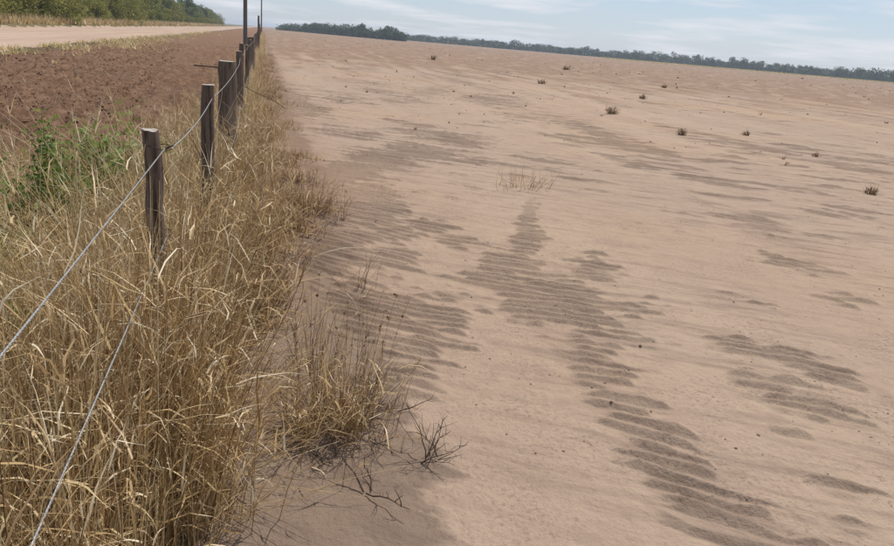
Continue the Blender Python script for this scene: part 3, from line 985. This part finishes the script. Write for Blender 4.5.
def strand(name, pts, rad, parent, twist=0.0, pitch=0.024, step=0.006, sides=6, mat=None):
    """wire through given points; with twist two strands wind round each other"""
    pts = np.array(pts, float)
    seg = np.linalg.norm(np.diff(pts, axis=0), axis=1)
    s = np.concatenate([[0], np.cumsum(seg)])
    n = max(int(s[-1] / step), len(pts) * 4)
    q = np.linspace(0, s[-1], n)
    C = np.stack([np.interp(q, s, pts[:, k]) for k in range(3)], 1)
    g = Grower()
    if twist:
        d = np.gradient(C, axis=0); d /= np.linalg.norm(d, axis=1, keepdims=True)
        a = np.cross(d, [0, 0, 1.0]); a /= np.linalg.norm(a, axis=1, keepdims=True)
        b = np.cross(d, a)
        for ph in (0, math.pi):
            an = q / pitch * 2 * math.pi + ph
            P = C + twist * (a * np.cos(an)[:, None] + b * np.sin(an)[:, None])
            g.tubes(P[None], np.full((1, n), rad), np.zeros(1), sides)
    else:
        g.tubes(C[None], np.full((1, n), rad), np.zeros(1), sides)
    return g.build(name, mat or M_WIRE, parent)


def sagged(y0, y1, z0, z1, sag, x0, x1, k=14):
    t = np.linspace(0, 1, k)
    return np.stack([x0 + (x1 - x0) * t, y0 + (y1 - y0) * t - 3.0, z0 + (z1 - z0) * t - sag * 4 * t * (1 - t)], 1)


OX = 0.030
strand("wire", sagged(-0.15, 2.98, 1.285, 1.282, 0.006, OX, OX), 0.0015, fence, 0.0011)
strand("wire", sagged(-0.15, 2.98, 0.925, 0.945, 0.008, OX, OX), 0.0015, fence, 0.0011)
for (za, zb, nm) in ((1.275, 1.21, "upper"), (0.60, 0.60, "lower")):
    pts = []
    ys = [2.98, 5.45, 9.05, 12.2, 15.6, 19.0, 22.6, 27.8] + [31.5 + 8 * k for k in range(17)]
    for a, b_ in zip(ys[:-1], ys[1:]):
        xo = lambda v: 0.11 if v in (9.05, 27.8) else 0.05
        pts.append(sagged(a, b_, za + 0.03 * math.sin(a), za + 0.03 * math.sin(b_), 0.03, xo(a), xo(b_), 6)[:-1])
    strand("wire", np.concatenate(pts), 0.0026, fence, 0, step=0.25, sides=5)
# tie loop and its dark tail on the nearest post
ang = np.linspace(0, 2 * math.pi, 26)
for zz in (1.282, 0.945):
    loop = np.stack([0.041 * np.cos(ang), 0.044 * np.sin(ang), zz + 0.006 * np.sin(ang * 2)], 1)
    strand("tie_wire", loop, 0.002, fence, 0, step=0.008, mat=M_TWIG)
strand("tie_wire", [(0.030, -0.035, 1.282), (0.048, -0.05, 1.290), (0.062, -0.05, 1.297)], 0.003, fence, mat=M_TWIG)
# rod sticking out of the strainer post and a loose wire stay falling to the ground
strand("iron_rod", [(-0.10, 6.0, 1.27), (-0.36, 5.97, 1.275)], 0.008, fence, mat=M_TWIG)
strand("loose_wire", [(0.11, 6.2, 1.10), (0.30, 6.5, 0.98), (0.52, 6.95, 0.86), (0.68, 7.35, 0.73)], 0.004, fence, step=0.05, mat=M_TWIG)

# dark bare stem leaning through the grass beyond the second post
t = empty("dead_branch", (FENCE_X + 0.22, 5.1, 0.05))
g = Grower()
P = g.stems(np.array([[0.0, 0, 0]]), np.array([-1.1]), np.array([0.12]), np.array([0.45]), np.array([1.0]), np.array([0.006]), np.array([0.3]), 10, 0.06, 5)
g.stems(P[0, [3, 5, 6, 8]], U(0, 6.28, 4), U(0.4, 1.0, 4), N(0, 0.3, 4), U(0.15, 0.3, 4), np.full(4, 0.003), U(0.1, 0.5, 4), 5, 0.12, 4)
g.build("branches", M_TWIG, t)
tag(t, "dark bare branch leaning through the grass in front of the strainer post", "branch")


# ------------------------------------------------------------------ utility poles
def pole(name, label, x, y, h, r0, r1, lean=0.0):
    K, S = 14, 14
    z = float(gz(x, y)[0])
    P = np.stack([np.linspace(0, lean * h, K + 1), np.zeros(K + 1), np.linspace(-0.4, h, K + 1)], 1)[None]
    t = empty(name, (x, y, z))
    g = Grower()
    g.tubes(P, np.linspace(r0, r1, K + 1)[None], np.zeros(1), S)
    g.build("shaft", M_POLE, t)
    g = Grower()
    g.tubes(np.array([[(lean * h - 0.7, 0.16, h - 0.3), (lean * h, 0.16, h - 0.3), (lean * h + 0.7, 0.16, h - 0.3)]]), np.full((1, 3), 0.055), np.zeros(1), 4)
    g.build("crossarm", M_POLE, t)
    tag(t, label, "pole")


pole("utility_pole", "thick grey utility pole rising behind the fence posts, nearer of two", -1.28, 60, 8.5, 0.16, 0.13)
pole("utility_pole", "thin far utility pole standing at the end of the fence line", -0.32, 165, 8.5, 0.15, 0.11)


# ------------------------------------------------------------------ trees
def crown_points(rr, nl, h, rad, lobes, low=0.12):
    C, Nn = [], []
    L = []
    for k in range(lobes):
        a = rr.uniform(0, 6.28); q = rr.uniform(0, 0.75) * rad
        z = rr.uniform(low, 0.86) * h
        lr = rad * rr.uniform(0.28, 0.52) * (1.15 - 0.5 * abs(z / h - 0.5))
        L.append((q * math.cos(a), q * math.sin(a), z, lr))
    w = np.array([l[3] ** 2 for l in L]); w /= w.sum()
    idx = rr.choice(lobes, nl, p=w)
    d = rr.normal(size=(nl, 3)); d /= np.linalg.norm(d, axis=1, keepdims=True)
    r = rr.uniform(0.55, 1.08, nl)[:, None]
    LL = np.array(L)
    C = LL[idx, :3] + d * r * LL[idx, 3:4] * np.array([1, 1, 0.8])
    C[:, 2] = np.clip(C[:, 2], 0.05, None)
    tone = rr.normal(0.5, 0.24, lobes)[idx] + rr.normal(0, 0.18, nl)
    return C, d + rr.normal(0, 0.6, (nl, 3)), LL, tone


def make_tree(name, seed, h, rad, nl, leaf, mat, lobes=16, low=0.12, trunk=0.12):
    rr = np.random.default_rng(seed)
    t = empty(name)
    C, nr, LL, tone = crown_points(rr, nl, h, rad, lobes, low)
    g = Grower()
    g.leaves(C, nr, rr.uniform(0.6, 1.4, nl) * leaf, np.clip(tone, 0, 1), 1.35)
    g.build("crown", mat, t)
    g = Grower()
    top = np.array([rr.normal(0, 0.2), rr.normal(0, 0.2), h * 0.72])
    P = np.linspace([0, 0, -0.2], top, 7)[None] + rr.normal(0, 0.05, (1, 7, 3)) * np.array([1, 1, 0])
    g.tubes(P, np.linspace(trunk, trunk * 0.3, 7)[None], np.zeros(1), 6)
    for l in LL[:8]:
        s = P[0, rr.integers(1, 5)]
        e = l[:3]
        mid = (s + e) / 2 + np.array([0, 0, 0.08 * h])
        g.tubes(np.array([[s, mid, e]]), np.array([[trunk * 0.45, trunk * 0.3, trunk * 0.12]]), np.zeros(1), 4)
    g.build("trunk", M_BARK, t)
    return t


def copy_tree(src, loc, rz, sc):
    r = src.copy()
    col.objects.link(r)
    for ch in list(src.children):
        c_ = ch.copy(); col.objects.link(c_); c_.parent = r
    r.location = loc; r.rotation_euler = (0, 0, rz); r.scale = sc
    return r


protos = [make_tree("scrub_tree", 11, 8.0, 3.4, 3800, 0.34, M_LEAF[0], 22, 0.08),
          make_tree("scrub_tree", 12, 7.2, 3.8, 3600, 0.32, M_LEAF[1], 20, 0.08),
          make_tree("scrub_tree", 13, 8.6, 3.1, 3800, 0.34, M_LEAF[2], 22, 0.08),
          make_tree("scrub_tree", 14, 4.0, 2.6, 2200, 0.26, M_LEAF[1], 14, 0.05, 0.07),
          make_tree("scrub_tree", 15, 3.2, 2.4, 2200, 0.26, M_LEAF[0], 14, 0.05, 0.07)]
plabels = ["mid green bushy tree in the dense row beyond the dirt road",
           "yellowish green spreading tree in the dense row beyond the dirt road",
           "dark green tall tree in the dense row beyond the dirt road",
           "low yellowish green bush at the front of the tree row beyond the road",
           "low green rounded bush at the front of the tree row beyond the road"]
used = [False] * 5


def plant(k, x, y, s):
    src = protos[k]
    z = float(gz(x, y)[0])
    rz = random.uniform(0, 6.28)
    sc = (s * random.uniform(.9, 1.15), s * random.uniform(.9, 1.15), s * random.uniform(.9, 1.1))
    if not used[k]:
        used[k] = True
        src.location = (x, y, z); src.rotation_euler = (0, 0, rz); src.scale = sc
        o = src
    else:
        o = copy_tree(src, (x, y, z), rz, sc)
    tag(o, plabels[k], "tree" if k < 3 else "bush", "trees beyond the dirt road")


y = 64.0
while y < 460:
    plant(random.choice([0, 0, 1, 2]), -27.5 + random.uniform(-1.5, 1.0), y, random.uniform(0.82, 1.12))
    plant(random.choice([3, 3, 4, 1]), -23.6 + random.uniform(-.6, .6), y + random.uniform(1, 4), random.uniform(0.65, 1.0) if random.random() < .8 else 0.5)
    if y < 260 or random.random() < 0.5:
        plant(random.choice([0, 2, 2]), -32.5 + random.uniform(-2, 1.5), y + random.uniform(-2, 2), random.uniform(0.9, 1.2))
    y += random.uniform(4.6, 6.4) * (1 if y < 200 else 1.6)


# far trees along the horizon
far = [make_tree("far_tree", 31 + k, 7.5, 4.4 + 0.5 * k, 420, 0.95, M_FARLEAF, 12, 0.10, 0.2) for k in range(4)]
far_used = [False] * 4


def plant_far(x, y, s, sz, label, group):
    k = random.randrange(4)
    rz = random.uniform(0, 6.28)
    sc = (s * random.uniform(.85, 1.2), s * random.uniform(.85, 1.2), sz)
    if not far_used[k]:
        far_used[k] = True
        o = far[k]; o.location = (x, y, 0); o.rotation_euler = (0, 0, rz); o.scale = sc
    else:
        o = copy_tree(far[k], (x, y, 0), rz, sc)
    tag(o, label, "tree", group)


def bearing(px):
    """unit ground direction seen on the horizon at px"""
    yh = 26.5 + (px - 263) * math.tan(ROLL)
    d = FW * FPX + RT * (px - PW / 2) - UP * (yh - PH / 2)
    d = d[:2] / np.linalg.norm(d[:2])
    return d


# nearer dark wood on the left of the horizon
px = 283.0
while px < 406:
    f = (px - 283) / 123
    d = bearing(px)
    dist = 620 - 150 * f
    for row in range(2):
        q = d * (dist + row * 14 + random.uniform(-5, 5))
        hgt = (0.42 + 0.62 * math.sin(min(1, f * 1.25 + 0.12) * math.pi * 0.62)) * random.uniform(0.65, 1.15)
        plant_far(q[0], q[1], 1.0, hgt, "tree of the dark wood at the left of the horizon", "trees of the nearer wood on the horizon")
    px += random.uniform(3.6, 5.4)
# long tree line to the right
px = 402.0
while px < 930:
    d = bearing(px)
    f = (px - 402) / 500
    dist = 800 - 130 * f + random.uniform(-25, 25)
    q = d * dist
    big = random.random() < 0.16 * (1 + f)
    hgt = random.uniform(0.70, 0.98) * (1.0 + 0.12 * f) * (1.28 if big else 1)
    plant_far(q[0], q[1], 1.0, hgt, "small tree in the long low line across the right of the horizon", "trees of the long line on the horizon")
    px += random.uniform(2.6, 4.6)


def far_strip():
    g = Grower()
    n = 11000
    pxs = U(600, 940, n)
    dd = np.array([bearing(p_) for p_ in pxs])
    q = dd * (U(470, 640, n))[:, None]
    b = np.stack([q[:, 0], q[:, 1], np.zeros(n)], 1)
    g.blades(b, U(0, 6.28, n), np.abs(N(0.2, 0.3, n)), N(0.4, 0.3, n), U(0.25, 0.8, n), U(0.4, 1.2, n), U(0.2, 1, n), 2)
    o = g.build("far_grass", M_OLIVE)
    tag(o, "thin strip of green grass below the far tree line at the right", "grass", None, "stuff")
    g = Grower()
    n = 9000
    pxs = U(276, 940, n)
    dd = np.array([bearing(p_) for p_ in pxs])
    dist = np.where(pxs < 406, 640 - 150 * (pxs - 283) / 123, 815 - 130 * (pxs - 402) / 500) + U(-12, 16, n)
    q = dd * dist[:, None]
    C = np.stack([q[:, 0], q[:, 1], np.abs(N(0, 1.7, n))], 1)
    g.leaves(C, rng.normal(size=(n, 3)), U(0.8, 1.8, n), U(0, 1, n), 1.3)
    o = g.build("far_scrub", M_FARLEAF)
    tag(o, "continuous low scrub under the far tree lines on the horizon", "scrub", None, "stuff")


far_strip()

# ------------------------------------------------------------------ air
hz = bpy.data.materials.new("pale_haze")
hz.use_nodes = True
nt = hz.node_tree
nt.nodes.clear()
vo = nt.nodes.new("ShaderNodeVolumePrincipled")
vo.inputs["Color"].default_value = (0.80, 0.88, 1.0, 1)
vo.inputs["Density"].default_value = 0.00032
vo.inputs["Anisotropy"].default_value = 0.3
oo = nt.nodes.new("ShaderNodeOutputMaterial")
nt.links.new(vo.outputs[0], oo.inputs["Volume"])
B, ZB, ZT = 4300.0, -1.5, 13.5
V = np.array([(-B, -B, ZB), (B, -B, ZB), (B, B, ZB), (-B, B, ZB), (-B, -B, ZT), (B, -B, ZT), (B, B, ZT), (-B, B, ZT)])
F = np.array([(0, 3, 2, 1), (4, 5, 6, 7), (0, 1, 5, 4), (1, 2, 6, 5), (2, 3, 7, 6), (3, 0, 4, 7)])
o = mesh_np("haze", V, F, hz, smooth=False)
tag(o, "thin pale haze in the hot air over the whole land", None, None, "stuff")
